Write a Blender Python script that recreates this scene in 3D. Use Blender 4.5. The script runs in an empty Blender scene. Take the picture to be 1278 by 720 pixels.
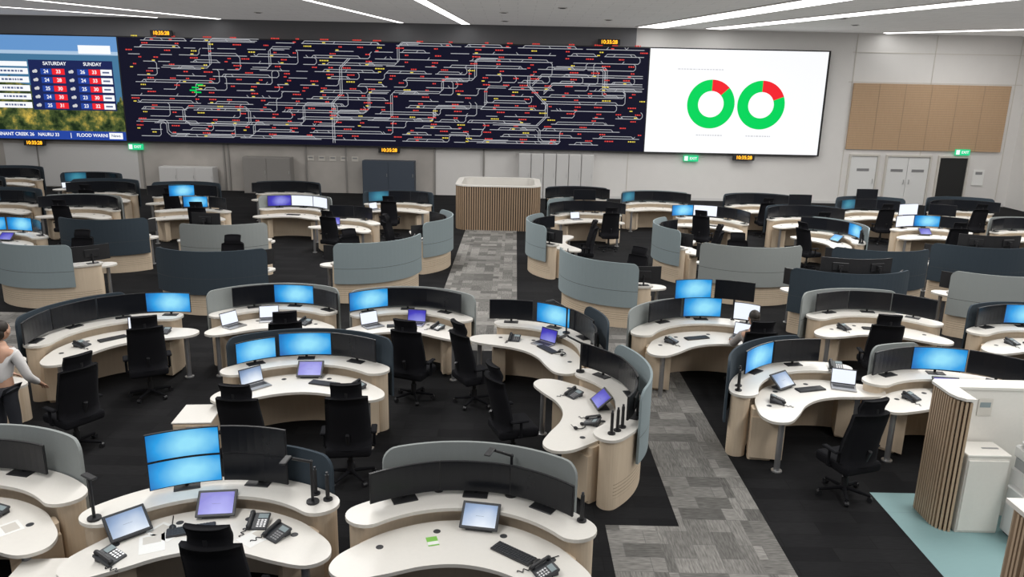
import bpy, bmesh, math, random
from mathutils import Vector, Matrix
random.seed(7)
R=math.radians
scene=bpy.context.scene
COL=scene.collection
scene.view_settings.view_transform='Standard'

# ------------------------------------------------------------ materials
def mat(name,col,rough=.6,metal=0,noise=.0,nscale=30,emit=None,es=1,spec=None,bump=0):
    m=bpy.data.materials.new(name);m.use_nodes=True
    nt=m.node_tree;b=nt.nodes['Principled BSDF']
    b.inputs['Base Color'].default_value=(*col,1);b.inputs['Roughness'].default_value=rough
    b.inputs['Metallic'].default_value=metal
    if spec is not None:b.inputs['Specular IOR Level'].default_value=spec
    tc=nt.nodes.new('ShaderNodeTexCoord')
    n=nt.nodes.new('ShaderNodeTexNoise');n.inputs['Scale'].default_value=nscale
    nt.links.new(tc.outputs['Object'],n.inputs['Vector'])
    mx=nt.nodes.new('ShaderNodeMix');mx.data_type='RGBA'
    k=max(noise,.03)
    mx.inputs[6].default_value=(*[c*(1-k) for c in col],1)
    mx.inputs[7].default_value=(*[min(1,c*(1+k)) for c in col],1)
    nt.links.new(n.outputs['Fac'],mx.inputs[0])
    nt.links.new(mx.outputs[2],b.inputs['Base Color'])
    if emit:
        b.inputs['Emission Color'].default_value=(*emit,1);b.inputs['Emission Strength'].default_value=es
    return m
def tiles(name,cols,w,h,rough=.9,mortar=None,mscale=.004,patch=.6,weave=False,emit=0):
    m=bpy.data.materials.new(name);m.use_nodes=True
    nt=m.node_tree;b=nt.nodes['Principled BSDF'];b.inputs['Roughness'].default_value=rough
    b.inputs['Specular IOR Level'].default_value=.12
    tc=nt.nodes.new('ShaderNodeTexCoord')
    def layer(rot):
        mr=nt.nodes.new('ShaderNodeMapping');mr.inputs['Rotation'].default_value=(0,0,rot);nt.links.new(tc.outputs['Object'],mr.inputs[0])
        br=nt.nodes.new('ShaderNodeTexBrick');br.inputs['Scale'].default_value=1
        br.inputs['Brick Width'].default_value=w;br.inputs['Row Height'].default_value=h
        br.inputs['Mortar Size'].default_value=mscale;br.inputs['Bias'].default_value=0
        br.inputs['Color1'].default_value=(*cols[0],1);br.inputs['Color2'].default_value=(*cols[1],1)
        br.inputs['Mortar'].default_value=(*(mortar or [c*.7 for c in cols[0]]),1)
        nt.links.new(mr.outputs[0],br.inputs['Vector'])
        mp=nt.nodes.new('ShaderNodeMapping');mp.inputs['Scale'].default_value=(5,34,1)
        nt.links.new(mr.outputs[0],mp.inputs['Vector'])
        n=nt.nodes.new('ShaderNodeTexNoise');n.inputs['Scale'].default_value=1.6;n.inputs['Detail'].default_value=5
        nt.links.new(mp.outputs[0],n.inputs['Vector'])
        ad=nt.nodes.new('ShaderNodeMath');ad.operation='MULTIPLY_ADD';ad.inputs[1].default_value=patch*2.4;ad.inputs[2].default_value=1-patch*1.2
        nt.links.new(n.outputs['Fac'],ad.inputs[0])
        vm=nt.nodes.new('ShaderNodeVectorMath');vm.operation='SCALE'
        nt.links.new(br.outputs['Color'],vm.inputs[0]);nt.links.new(ad.outputs[0],vm.inputs['Scale'])
        return vm.outputs[0]
    a=layer(0)
    if weave:
        c=layer(math.pi/2)
        ck=nt.nodes.new('ShaderNodeTexChecker');ck.inputs['Scale'].default_value=1.0
        mo=nt.nodes.new('ShaderNodeMapping');mo.inputs['Location'].default_value=(.35,.25,.5);nt.links.new(tc.outputs['Object'],mo.inputs[0]);nt.links.new(mo.outputs[0],ck.inputs[0])
        mx=nt.nodes.new('ShaderNodeMix');mx.data_type='RGBA'
        nt.links.new(ck.outputs['Fac'],mx.inputs[0]);nt.links.new(a,mx.inputs[6]);nt.links.new(c,mx.inputs[7]);a=mx.outputs[2]
    nt.links.new(a,b.inputs['Base Color'])
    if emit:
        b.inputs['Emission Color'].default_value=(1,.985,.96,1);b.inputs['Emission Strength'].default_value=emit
    return m
def emis(name,col,s=1):
    m=bpy.data.materials.new(name);m.use_nodes=True;nt=m.node_tree
    b=nt.nodes['Principled BSDF'];b.inputs['Base Color'].default_value=(*[c*.1 for c in col],1)
    b.inputs['Roughness'].default_value=.7;b.inputs['Specular IOR Level'].default_value=.1
    b.inputs['Emission Color'].default_value=(*col,1);b.inputs['Emission Strength'].default_value=s
    return m
def wood(name,c1,c2,louver=False):
    m=bpy.data.materials.new(name);m.use_nodes=True;nt=m.node_tree
    b=nt.nodes['Principled BSDF'];b.inputs['Roughness'].default_value=.55
    tc=nt.nodes.new('ShaderNodeTexCoord');mp=nt.nodes.new('ShaderNodeMapping');mp.inputs['Scale'].default_value=(8,8,.7)
    nt.links.new(tc.outputs['Object'],mp.inputs[0])
    n=nt.nodes.new('ShaderNodeTexNoise');n.inputs['Scale'].default_value=4;n.inputs['Detail'].default_value=5
    nt.links.new(mp.outputs[0],n.inputs[0])
    mx=nt.nodes.new('ShaderNodeMix');mx.data_type='RGBA';mx.inputs[6].default_value=(*c1,1);mx.inputs[7].default_value=(*c2,1)
    nt.links.new(n.outputs['Fac'],mx.inputs[0])
    out=mx.outputs[2]
    if louver:
        def mth(op,a,v):
            q=nt.nodes.new('ShaderNodeMath');q.operation=op;nt.links.new(a,q.inputs[0])
            if isinstance(v,(int,float)):q.inputs[1].default_value=v
            else:nt.links.new(v,q.inputs[1])
            return q
        sp=nt.nodes.new('ShaderNodeSeparateXYZ');nt.links.new(tc.outputs['Object'],sp.inputs[0])
        w=mth('MODULO',sp.outputs['Z'],.045)
        lt=mth('LESS_THAN',w.outputs[0],.008);l2=mth('LESS_THAN',sp.outputs['Z'],.34);l3=mth('GREATER_THAN',sp.outputs['Z'],.14)
        vx=nt.nodes.new('ShaderNodeCombineXYZ');nt.links.new(sp.outputs['X'],vx.inputs[0]);nt.links.new(sp.outputs['Y'],vx.inputs[1])
        ln=nt.nodes.new('ShaderNodeVectorMath');ln.operation='LENGTH';nt.links.new(vx.outputs[0],ln.inputs[0])
        l4=mth('GREATER_THAN',ln.outputs['Value'],1.48)
        a2=mth('MULTIPLY',mth('MULTIPLY',mth('MULTIPLY',lt.outputs[0],l2.outputs[0]).outputs[0],l3.outputs[0]).outputs[0],l4.outputs[0])
        m2=nt.nodes.new('ShaderNodeMix');m2.data_type='RGBA';m2.inputs[7].default_value=(.3,.23,.16,1)
        nt.links.new(a2.outputs[0],m2.inputs[0]);nt.links.new(out,m2.inputs[6]);out=m2.outputs[2]
    nt.links.new(out,b.inputs['Base Color'])
    return m
def wallpaper(name,dark,mid,light,s=1.0):
    m=bpy.data.materials.new(name);m.use_nodes=True;nt=m.node_tree
    b=nt.nodes['Principled BSDF'];b.inputs['Base Color'].default_value=(.01,.02,.04,1);b.inputs['Roughness'].default_value=.3
    tc=nt.nodes.new('ShaderNodeTexCoord');mp=nt.nodes.new('ShaderNodeMapping');mp.vector_type='POINT'
    mp.inputs['Location'].default_value=(-.1,0,-.0);mp.inputs['Scale'].default_value=(2.3,1,3.6)
    nt.links.new(tc.outputs['Object'],mp.inputs[0])
    g=nt.nodes.new('ShaderNodeTexGradient');g.gradient_type='SPHERICAL';nt.links.new(mp.outputs[0],g.inputs[0])
    n=nt.nodes.new('ShaderNodeTexNoise');n.inputs['Scale'].default_value=5;nt.links.new(tc.outputs['Object'],n.inputs[0])
    ad=nt.nodes.new('ShaderNodeMath');ad.operation='MULTIPLY_ADD';ad.inputs[1].default_value=.35
    nt.links.new(n.outputs['Fac'],ad.inputs[0]);nt.links.new(g.outputs['Fac'],ad.inputs[2])
    cr=nt.nodes.new('ShaderNodeValToRGB');cr.color_ramp.elements[0].position=.1;cr.color_ramp.elements[0].color=(*dark,1)
    cr.color_ramp.elements[1].position=1;cr.color_ramp.elements[1].color=(*light,1)
    e=cr.color_ramp.elements.new(.5);e.color=(*mid,1)
    nt.links.new(ad.outputs[0],cr.inputs[0]);nt.links.new(cr.outputs[0],b.inputs['Emission Color'])
    b.inputs['Emission Strength'].default_value=s
    return m
M={}
M['white']=mat('white_laminate',(.72,.695,.65),.4)
M['edge']=mat('pale_edge',(.6,.57,.52),.5)
M['birch']=wood('birch_veneer',(.58,.465,.34),(.68,.56,.425))
M['louver']=wood('birch_louver',(.58,.465,.34),(.68,.56,.425),True)
M['black']=mat('black_plastic',(.011,.011,.013),.5)
M['blackm']=mat('black_mesh_fabric',(.008,.008,.010),.95,noise=.2,nscale=200,spec=.15)
M['dark']=mat('charcoal_plastic',(.035,.037,.042),.5)
M['off']=mat('dark_glass',(.008,.009,.012),.22,spec=.3)
M['grey']=mat('grey_fabric',(.26,.28,.275),.95,noise=.08,nscale=120)
M['bluegrey']=mat('blue_grey_fabric',(.235,.285,.30),.95,noise=.08,nscale=120)
M['navy']=mat('navy_fabric',(.028,.042,.056),.95,noise=.12,nscale=120)
M['metal']=mat('brushed_metal',(.55,.55,.55),.35,.8)
M['chrome']=mat('grey_metal_trim',(.35,.35,.36),.35,.7)
M['blue']=wallpaper('blue_wallpaper',(.0,.10,.38),(.02,.33,.75),(.3,.75,.95),1.0)
M['teal']=wallpaper('teal_wallpaper',(.0,.04,.07),(.01,.12,.2),(.05,.3,.4),.8)
M['whitescr']=emis('white_screen',(.85,.9,1),1.0)
M['purple']=wallpaper('purple_screen',(.03,.01,.28),(.05,.03,.5),(.3,.3,.8),.9)
M['pic']=wallpaper('pale_picture_screen',(.05,.09,.2),(.3,.4,.58),(.9,.95,1),1.0)
M['paper']=mat('paper',(.8,.8,.78),.8)
M['green']=mat('green_card',(.2,.5,.08),.7)
M['skin']=mat('skin',(.5,.29,.2),.5)
M['lips']=mat('lips',(.35,.12,.1),.5)
M['hair']=mat('dark_hair',(.02,.014,.01),.6,noise=.3,nscale=60)
M['shirt']=mat('white_shirt',(.68,.66,.65),.8)
M['shirt2']=mat('grey_shirt',(.30,.275,.26),.85,noise=.25,nscale=40)
M['trouser']=mat('dark_trousers',(.02,.022,.03),.8)
M['wallw']=mat('painted_wall',(.72,.70,.68),.8,nscale=2)
M['wallg']=mat('taupe_wall',(.44,.41,.38),.7,noise=.2,nscale=1.2)
M['cabg']=mat('grey_cabinet',(.27,.255,.24),.6)
M['cabn']=mat('slate_cabinet',(.05,.065,.09),.6)
M['ceil']=tiles('ceiling_tiles_added_glow',((.64,.63,.62),(.66,.65,.64)),1.2,.6,.9,(.52,.51,.5),mscale=.012,patch=.02,emit=.14)  # faint emission added to brighten the ceiling in place of bounced light
M['wallshade']=mat('shaded_wall_grey',(.17,.17,.18),.7,nscale=2)  # shade on the upper back wall, put into the colour
M['timber']=wood('acoustic_timber',(.46,.30,.175),(.54,.37,.23))
M['slat']=wood('slat_timber',(.30,.21,.135),(.42,.30,.2))
M['slatp']=wood('slat_timber_pale',(.40,.29,.195),(.52,.39,.27))
M['darkgap']=mat('dark_backing',(.045,.034,.026),.9)
M['carpet']=tiles('charcoal_carpet',((.009,.009,.010),(.015,.015,.016)),1.0,.25,.95,(.008,.008,.008),patch=.35)
M['lane']=tiles('grey_carpet_planks',((.11,.106,.10),(.26,.25,.235)),.5,.25,.95,(.14,.135,.13),patch=.7,weave=True)
M['teal_f']=tiles('teal_vinyl',((.22,.35,.36),(.24,.37,.38)),2,2,.5,(.2,.3,.32),patch=.03)
M['light']=emis('luminaire_diffuser',(1,1,.98),4)
M['sch']=emis('schematic_background',(.006,.006,.018),1)
M['line']=emis('schematic_line',(.45,.46,.49),1)
M['red']=emis('schematic_red',(.75,.06,.05),1)
M['grn']=emis('chart_green',(.0,.62,.1),1)
M['ylw']=emis('schematic_yellow',(.75,.6,.08),1)
M['cred']=emis('chart_red',(.85,.02,.03),1)
M['disp']=emis('white_display',(.93,.94,.96),1)
M['grayt']=emis('grey_caption',(.6,.6,.62),1)
M['sky']=emis('tv_sky',(.13,.3,.6),1)
M['water']=emis('tv_water',(.06,.18,.32),1)
M['cloud']=emis('tv_horizon_haze',(.4,.55,.72),1)
M['band']=emis('tv_banner',(.02,.06,.34),1)
M['navyt']=emis('tv_table_navy',(.012,.02,.09),1)
M['tvw']=emis('tv_white',(.92,.94,.97),1)
M['tvg']=emis('tv_grey_numeral',(.1,.13,.25),1)
M['orange']=emis('orange_led',(1,.42,.02),2.2)
M['exit']=emis('exit_green',(.02,.5,.2),1.3)
M['locker']=mat('white_locker',(.62,.61,.6),.5)
M['door']=mat('white_door',(.74,.74,.73),.5)
M['blackdoor']=mat('dark_doorway',(.012,.012,.012),.7)
M['printer']=mat('printer_white',(.72,.72,.71),.45)
M['printg']=mat('printer_grey',(.4,.41,.42),.5)
def bush():
    m=bpy.data.materials.new('tv_bushland');m.use_nodes=True;nt=m.node_tree;b=nt.nodes['Principled BSDF']
    b.inputs['Base Color'].default_value=(0,0,0,1);b.inputs['Specular IOR Level'].default_value=.1
    tc=nt.nodes.new('ShaderNodeTexCoord');n=nt.nodes.new('ShaderNodeTexNoise');n.inputs['Scale'].default_value=1.7;n.inputs['Detail'].default_value=10;n.inputs['Roughness'].default_value=.65
    nt.links.new(tc.outputs['Object'],n.inputs[0]);cr=nt.nodes.new('ShaderNodeValToRGB')
    cr.color_ramp.elements[0].position=.4;cr.color_ramp.elements[0].color=(.012,.025,.01,1)
    cr.color_ramp.elements[1].position=.66;cr.color_ramp.elements[1].color=(.7,.48,.08,1)
    e=cr.color_ramp.elements.new(.5);e.color=(.07,.10,.03,1)
    e=cr.color_ramp.elements.new(.57);e.color=(.25,.22,.05,1)
    nt.links.new(n.outputs['Fac'],cr.inputs[0]);nt.links.new(cr.outputs[0],b.inputs['Emission Color']);b.inputs['Emission Strength'].default_value=1
    return m
M['bush']=bush()

# ------------------------------------------------------------ mesh builder
class MB:
    def __init__(s): s.v=[];s.f=[];s.m=[];s.sm=[];s.mats=[]
    def mi(s,k):
        if k not in s.mats:s.mats.append(k)
        return s.mats.index(k)
    def raw(s,vs,fs,k,smooth=False,T=None):
        o=len(s.v)
        for v in vs:
            v=Vector(v)
            if T is not None:v=T@v
            s.v.append(tuple(v))
        i=s.mi(k)
        for f in fs:
            s.f.append([o+a for a in f]);s.m.append(i);s.sm.append(smooth)
        return s
    def box(s,c,d,k,bev=0,T=None,seg=1):
        bm=bmesh.new();bmesh.ops.create_cube(bm,size=1)
        for v in bm.verts:v.co=Vector((v.co.x*d[0],v.co.y*d[1],v.co.z*d[2]))
        if bev:bmesh.ops.bevel(bm,geom=bm.edges[:],offset=bev,segments=seg,affect='EDGES',profile=.5)
        bm.verts.index_update()
        s.raw([v.co+Vector(c) for v in bm.verts],[[v.index for v in f.verts] for f in bm.faces],k,False,T);bm.free();return s
    def cbox(s,w,h,t,y0,zc,curv,k,n=8):
        V=[]
        for side in (0,1):
            for j in (0,1):
                for i in range(n+1):
                    u=i/n*2-1;V.append((u*w/2,y0-curv*u*u+(t if side else 0),zc+(j-.5)*h))
        N=n+1;S=2*N;F=[]
        for i in range(n):
            F+=[[i,i+1,N+i+1,N+i],[S+i+1,S+i,S+N+i,S+N+i+1],[N+i,N+i+1,S+N+i+1,S+N+i],[i+1,i,S+i,S+i+1]]
        F+=[[0,N,S+N,S],[n,S+n,S+N+n,N+n]]
        return s.raw(V,F,k)
    def cyl(s,p0,p1,r0,k,r1=None,n=12,T=None):
        p0=Vector(p0);p1=Vector(p1);r1=r0 if r1 is None else r1
        d=(p1-p0);q=d.to_track_quat('Z','Y');L=d.length
        a=[];b=[]
        for i in range(n):
            t=2*math.pi*i/n;c=Vector((math.cos(t),math.sin(t),0))
            a.append(p0+q@(c*r0));b.append(p0+q@(c*r1+Vector((0,0,L))))
        s.raw(a+b,[[i,(i+1)%n,n+(i+1)%n,n+i] for i in range(n)],k,True,T)
        s.raw(a,[list(range(n))[::-1]],k,False,T);s.raw(b,[list(range(n))],k,False,T);return s
    def ball(s,c,r,k,n=12,m=8,T=None):
        vs=[];c=Vector(c);r=Vector(r) if not isinstance(r,(int,float)) else Vector((r,r,r))
        for j in range(m+1):
            ph=math.pi*j/m
            for i in range(n):
                t=2*math.pi*i/n
                vs.append(c+Vector((r.x*math.sin(ph)*math.cos(t),r.y*math.sin(ph)*math.sin(t),r.z*math.cos(ph))))
        fs=[[j*n+i,(j+1)*n+i,(j+1)*n+(i+1)%n,j*n+(i+1)%n] for j in range(m) for i in range(n)]
        s.raw(vs,fs,k,True,T);return s
    def prism(s,o,z0,z1,k,kside=None,T=None,smooth=False):
        n=len(o);lo=[(x,y,z0) for x,y in o];hi=[(x,y,z1) for x,y in o]
        s.raw(hi,[list(range(n))],k,False,T);s.raw(lo,[list(range(n))[::-1]],k,False,T)
        s.raw(lo+hi,[[i,(i+1)%n,n+(i+1)%n,n+i] for i in range(n)],kside or k,smooth,T);return s
    def quad(s,x0,z0,x1,z1,y,k):
        s.raw([(x0,y,z0),(x1,y,z0),(x1,y,z1),(x0,y,z1)],[[0,1,2,3]],k);return s
    def mesh(s,name):
        me=bpy.data.meshes.new(name);me.from_pydata(s.v,[],s.f)
        for k in s.mats:me.materials.append(M[k])
        me.polygons.foreach_set('material_index',s.m);me.polygons.foreach_set('use_smooth',s.sm)
        me.update();return me
def link(o,parent=None,loc=None,rz=None):
    COL.objects.link(o)
    if parent:o.parent=parent
    if loc is not None:o.location=loc
    if rz is not None:o.rotation_euler=(0,0,rz)
    return o
def obj(name,me,parent=None,loc=(0,0,0),rz=0):
    return link(bpy.data.objects.new(name,me),parent,loc,rz)
def meta(o,label,cat,group=None):
    o['label']=label;o['category']=cat
    if group:o['group']=group
def struct(o,label=None):
    o['kind']='structure'
    if label:o['label']=label
    return o
def thing(name,parts,loc,rz,label,cat,group=None,scale=1,rot=None):
    e=bpy.data.objects.new(name,None);e.empty_display_size=.1;link(e,None,loc,rz)
    if rot:e.rotation_euler=rot
    e.scale=(scale,)*3
    for p in parts:
        c=obj(p[0],p[1],e)
        if len(p)>2:
            for q in p[2]:obj(q[0],q[1],c)
    meta(e,label,cat,group);return e
def single(name,me,loc,rz,label,cat,group=None,rot=None):
    o=obj(name,me,None,loc,rz)
    if rot:o.rotation_euler=rot
    meta(o,label,cat,group);return o

# ------------------------------------------------------------ room shell
XL,XR,YB,ZC=-26.,22.4,34.7,7.4
struct(obj('floor',MB().box(((XL+XR)/2,16,-.05),(XR-XL+.4,38,.1),'carpet').mesh('floor')))
def lane(x0,y0,x1,y1,k='lane',z=.004):
    me=MB().raw([(x0,y0,z),(x1,y0,z),(x1,y1,z),(x0,y1,z)],[[0,1,2,3]],k).mesh('floor_inlay')
    struct(obj('floor',me))
lane(-1.65,13.4,.12,27.2);lane(1.45,10.6,2.95,15.8);lane(1.93,-2,2.95,10.6);lane(1.1,-2,1.93,7.6)
lane(-12,12.2,-7.6,15.2);lane(4.45,2,12,8.45,'teal_f')
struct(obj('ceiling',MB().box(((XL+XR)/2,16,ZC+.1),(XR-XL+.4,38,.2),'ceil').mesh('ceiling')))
struct(obj('wall_back',MB().box(((XL+XR)/2,YB+.1,ZC/2),(XR-XL+.4,.2,ZC),'wallw').mesh('wall_back')))
struct(obj('wall_right',MB().box((XR+.1,16,ZC/2),(.2,38,ZC),'wallw').mesh('wall_right')))
struct(obj('wall_left',MB().box((XL-.1,16,ZC/2),(.2,38,ZC),'wallw').mesh('wall_left')))
struct(obj('trim_wall_shade',MB().box((-10.4,YB-.06,7.0),(31.1,.12,.8),'wallshade').mesh('trim_wall_shade')))  # darker panel painted as shade over the upper-left back wall
struct(obj('trim_2',MB().box((-14.8,YB-.02,1.08),(22.3,.04,2.15),'wallg').mesh('trim_2')))
struct(obj('baseboard_back',MB().box((13,YB-.015,.06),(18.6,.03,.12),'locker').mesh('baseboard_back')))
mb=MB()
for x in (-25,-21.5,-16.8,-13.1,-12.9,-9.4,-7.6,-3.6,-1.4):
    mb.box((x,YB-.06,1.08),(.07,.06,2.1),'cabg')
mb.box((-20,YB-.06,1.0),(6,.03,1.9),'locker')
struct(obj('trim_3',mb.mesh('trim_3')))
mb=MB()
for x in (5.1,14.75,18.2,21.9):mb.box((x,YB-.01,3.7),(.03,.02,7.3),'edge')
for z in (5.36,6.6):mb.box((18.4,YB-.01,z),(7.6,.02,.03),'edge')
struct(obj('trim_4',mb.mesh('trim_4')))
mb=MB();mb.box((18.25,YB-.06,3.88),(6.9,.08,2.85),'timber')
for i in range(1,6):mb.box((14.8+i*1.15,YB-.105,3.88),(.02,.012,2.85),'slat')
for j in range(1,29):mb.box((18.25,YB-.104,2.46+j*.1),(6.9,.008,.012),'slat')
o=obj('acoustic_panel',mb.mesh('acoustic_panel'));meta(o,'light timber slotted acoustic panel on the white back wall','wall panel')
def door(i,x0,x1,leafs,kind='door'):
    e=bpy.data.objects.new('door_%d'%i,None);link(e,None,((x0+x1)/2,YB,0));struct(e)
    w=x1-x0
    fr=MB();fr.box((-w/2-.04,-.05,1.08),(.08,.1,2.16),'edge').box((w/2+.04,-.05,1.08),(.08,.1,2.16),'edge').box((0,-.05,2.2),(w+.16,.1,.08),'edge')
    obj('door_frame',fr.mesh('door_frame'),e)
    lw=w/leafs
    for k in range(leafs):
        m=MB();cx=-w/2+lw*(k+.5)
        m.box((cx,-.03,1.07),(lw-.02,.05,2.12),kind,.004)
        lf=obj('door_leaf',m.mesh('door_leaf'),e)
        if kind=='door':
            hx=cx+(lw/2-.12)*(1 if k==0 else -1)
            obj('handle',MB().cyl((hx,-.1,.95),(hx,-.1,1.15),.015,'metal').box((hx,-.07,.97),(.02,.06,.02),'metal').box((hx,-.07,1.13),(.02,.06,.02),'metal').mesh('handle'),lf)
            obj('sign_plate',MB().box((cx,-.06,1.55),(.55,.01,.12),'chrome').mesh('sign_plate'),lf)
door(1,15.1,16.3,1);door(2,16.75,18.65,2);door(3,19.1,20.35,1,'blackdoor')
single('notice_board',MB().box((0,0,0),(.5,.03,.7),'paper').box((0,-.02,.2),(.3,.01,.12),'chrome').mesh('notice_board'),(20.95,YB-.03,1.3),0,'small white notice framed on the wall beside the dark doorway','notice')
for i in range(6):
    x=.45+i*.56
    b=MB().box((x,YB-.25,1.0),(.54,.46,2.0),'locker',.006).mesh('body')
    d=MB().box((x,YB-.49,1.0),(.5,.02,1.92),'locker',.004).mesh('door')
    h=MB().box((x+.19,YB-.51,1.05),(.02,.02,.16),'metal').mesh('handle')
    thing('locker',[('body',b),('door',d,[('handle',h)])],(0,0,0),0,'tall white locker standing under the video wall','locker','white lockers under the video wall')
def cabinet(x,w,d,h,k,label,nd=2,y=YB):
    b=MB().box((0,0,h/2),(w,d,h),k,.008).mesh('body');parts=[('body',b)]
    for i in range(nd):
        cx=-w/2+w/nd*(i+.5)
        dm=MB().box((cx,-d/2-.008,h/2),(w/nd-.02,.018,h-.08),k,.003).mesh('door')
        hm=MB().box((cx+w/nd/2-.06,-d/2-.03,h*.6),(.015,.02,.14),'metal').mesh('handle')
        parts.append(('door',dm,[('handle',hm)]))
    thing('storage_cabinet',parts,(x,y-d/2-.14,0),0,label,'cabinet')
cabinet(-5.6,2.3,.6,1.55,'cabn','wide slate-blue storage cabinet against the back wall')
cabinet(-11,2.1,.6,1.6,'cabg','grey storage cabinet against the taupe back wall')
cabinet(-14.6,2.4,.6,1.1,'locker','low pale storage cabinet against the taupe back wall',3)
for i in range(5):
    single('poster',MB().box((0,0,0),(.3,.012,.22),'edge').box((0,-.008,.03),(.2,.004,.06),'chrome').mesh('poster'),(-9.2+i*.5,YB-.06,1.55),0,'small white notice pinned on the taupe wall','poster','notices pinned on the back wall')

# ceiling luminaires
def strip(a,b,w,k='light',pw=200):
    a=Vector((*a,0));b=Vector((*b,0));d=(b-a).normalized();n=Vector((-d.y,d.x,0))*w/2
    vs=[a+n,a-n,b-n,b+n]
    dm=MB().raw([(v.x,v.y,ZC-.03) for v in vs],[[0,1,2,3]],k).mesh('diffuser')
    n2=n*1.25;vs=[a+n2,a-n2,b-n2,b+n2]
    hm=MB().prism([(v.x,v.y) for v in vs],ZC-.025,ZC,'wallw').mesh('housing')
    thing('ceiling_light',[('housing',hm),('diffuser',dm)],(0,0,0),0,'long bright white linear ceiling light trough','ceiling light','linear ceiling lights')
    if pw:
        e=b-d*3.2
        l=bpy.data.lights.new('light_tube','AREA');l.shape='RECTANGLE';l.size=w;l.size_y=(e-a).length;l.energy=pw;l.color=(1,.985,.96)
        o=bpy.data.objects.new('light_tube',l);COL.objects.link(o);c=(a+e)/2;o.location=(c.x,c.y,ZC-.05);o.rotation_euler=(0,0,math.atan2(-d.x,d.y))
        o['label']='lit tube inside the linear ceiling light trough';o['category']='lamp'
strip((10.2,18.8),(5.6,34.0),1.1,pw=330);strip((15.0,18.2),(8.3,34.0),.8,pw=330);strip((21,30),(15.7,34.3),.6,pw=110)
strip((-4.0,16),(-2.2,34.2),.36,pw=330);strip((-8.4,19),(-4.95,34.2),.22,pw=0);strip((-18,26),(-12.7,34.2),.3,pw=230);strip((-21,29.6),(-15.3,34.1),.22,pw=60)
for x,y in ((-.5,29),(-.5,32.5),(3.5,31),(13,31),(-10,31),(1.5,27),(11.5,28.5)):
    single('ceiling_vent',MB().cyl((0,0,-.02),(0,0,0),.16,'wallw').cyl((0,0,-.03),(0,0,-.02),.1,'dark').mesh('ceiling_vent'),(x,y,ZC),0,'small round grille set in the pale ceiling','vent','ceiling grilles')

# ------------------------------------------------------------ text
def textmesh(s,size,k,bold=False):
    cu=bpy.data.curves.new('t','FONT');cu.body=s;cu.size=size;cu.align_x='CENTER';cu.align_y='CENTER'
    if bold:cu.offset=size*.02
    o=bpy.data.objects.new('t',cu);COL.objects.link(o)
    bpy.context.view_layer.update()
    me=bpy.data.meshes.new_from_object(o.evaluated_get(bpy.context.evaluated_depsgraph_get()))
    bpy.data.objects.remove(o)
    me.materials.clear();me.materials.append(M[k])
    me.transform(Matrix.Rotation(R(90),4,'X'))
    return me
# ------------------------------------------------------------ video wall
YD=34.4;Z0,Z1=2.17,6.57
vw=bpy.data.objects.new('video_wall',None);link(vw,None,(0,YD,0));meta(vw,'very long black LED video wall mounted on the back wall','video wall')
obj('frame',MB().box((-5.8,.14,(Z0+Z1)/2),(38.7,.26,Z1-Z0+.1),'black').mesh('frame'),vw)
def dpanel(name,x0,x1,k,label):
    o=obj(name,MB().quad(x0,Z0,x1,Z1,0,k).mesh(name),vw);o['label']=label;return o
sch=dpanel('schematic_display',-17.25,5.72,'sch','dark screen showing a rail network diagram')
wht=dpanel('chart_display',5.76,13.46,'disp','white screen showing two ring charts')
tv=dpanel('television_display',-25.05,-17.3,'bush','screen showing a weather forecast broadcast')
mb=MB()
def seg(x0,z0,x1,z1,w=.022,k='line'):
    d=Vector((x1-x0,0,z1-z0));L=d.length
    if L<1e-4:return
    n=Vector((-d.z,0,d.x))/L*w/2
    mb.raw([(x0+n.x,-.006,z0+n.z),(x0-n.x,-.006,z0-n.z),(x1-n.x,-.006,z1-n.z),(x1+n.x,-.006,z1+n.z)],[[0,1,2,3]],k)
def poly(p,w=.022,k='line'):
    for a,b in zip(p,p[1:]):seg(*a,*b,w,k)
X0,X1=-17.0,5.5
rows=[Z0+.24+i*.29 for i in range(15)]
for zi,z in enumerate(rows):
    x=X0+random.random()*1.2
    while x<X1-1.0:
        L=random.choice([.5,.8,1.3,2.0,2.8,3.6]);xe=min(x+L,X1)
        g=.10
        poly([(x,z),(xe,z)],.025)
        if random.random()<.75 and L>.8:
            o1,o2=random.random()*.4,random.random()*.4
            poly([(x+o1,z),(x+o1+g,z+g),(xe-o2-g,z+g),(xe-o2,z)],.023)
        for _ in range(int(L*.9)):
            q=x+random.random()*(xe-x-.2);s=random.choice([-1,1]);seg(q,z if s>0 else z+g,q+.09,z+g if s>0 else z)
        if random.random()<.45 and zi<13:
            dz=.29*random.choice([1,1,2]);s=random.choice([1,-1]);c=.08
            poly([(xe,z),(xe+c,z+c),(xe+c,z+dz-c),(xe+c+s*c,z+dz)],.023)
        x=xe+random.choice([.15,.3,.5,.9])
for n_ in range(14):
    zi=random.randrange(15);x=X0+n_*1.5+random.random();p=[(x,rows[zi]+.05)]
    for st in range(random.randint(1,3)):
        x+=random.choice([.7,1.2,2.0])
        if x>X1-.6:break
        p.append((x,p[-1][1]))
        nz=max(0,min(14,zi+random.choice([-4,-3,-2,2,3,4])));dz=rows[nz]-rows[zi];zi=nz
        if dz==0:break
        s=1 if dz>0 else -1;c=min(.12,abs(dz)/3)
        z=p[-1][1];p+=[(x+c,z+s*c),(x+c,z+dz-s*c),(x+2*c,z+dz)];x+=2*c
    p.append((min(x+.8,X1),p[-1][1]))
    poly(p,.022);poly([(a+.08,b_+.08) for a,b_ in p],.022)
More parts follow.
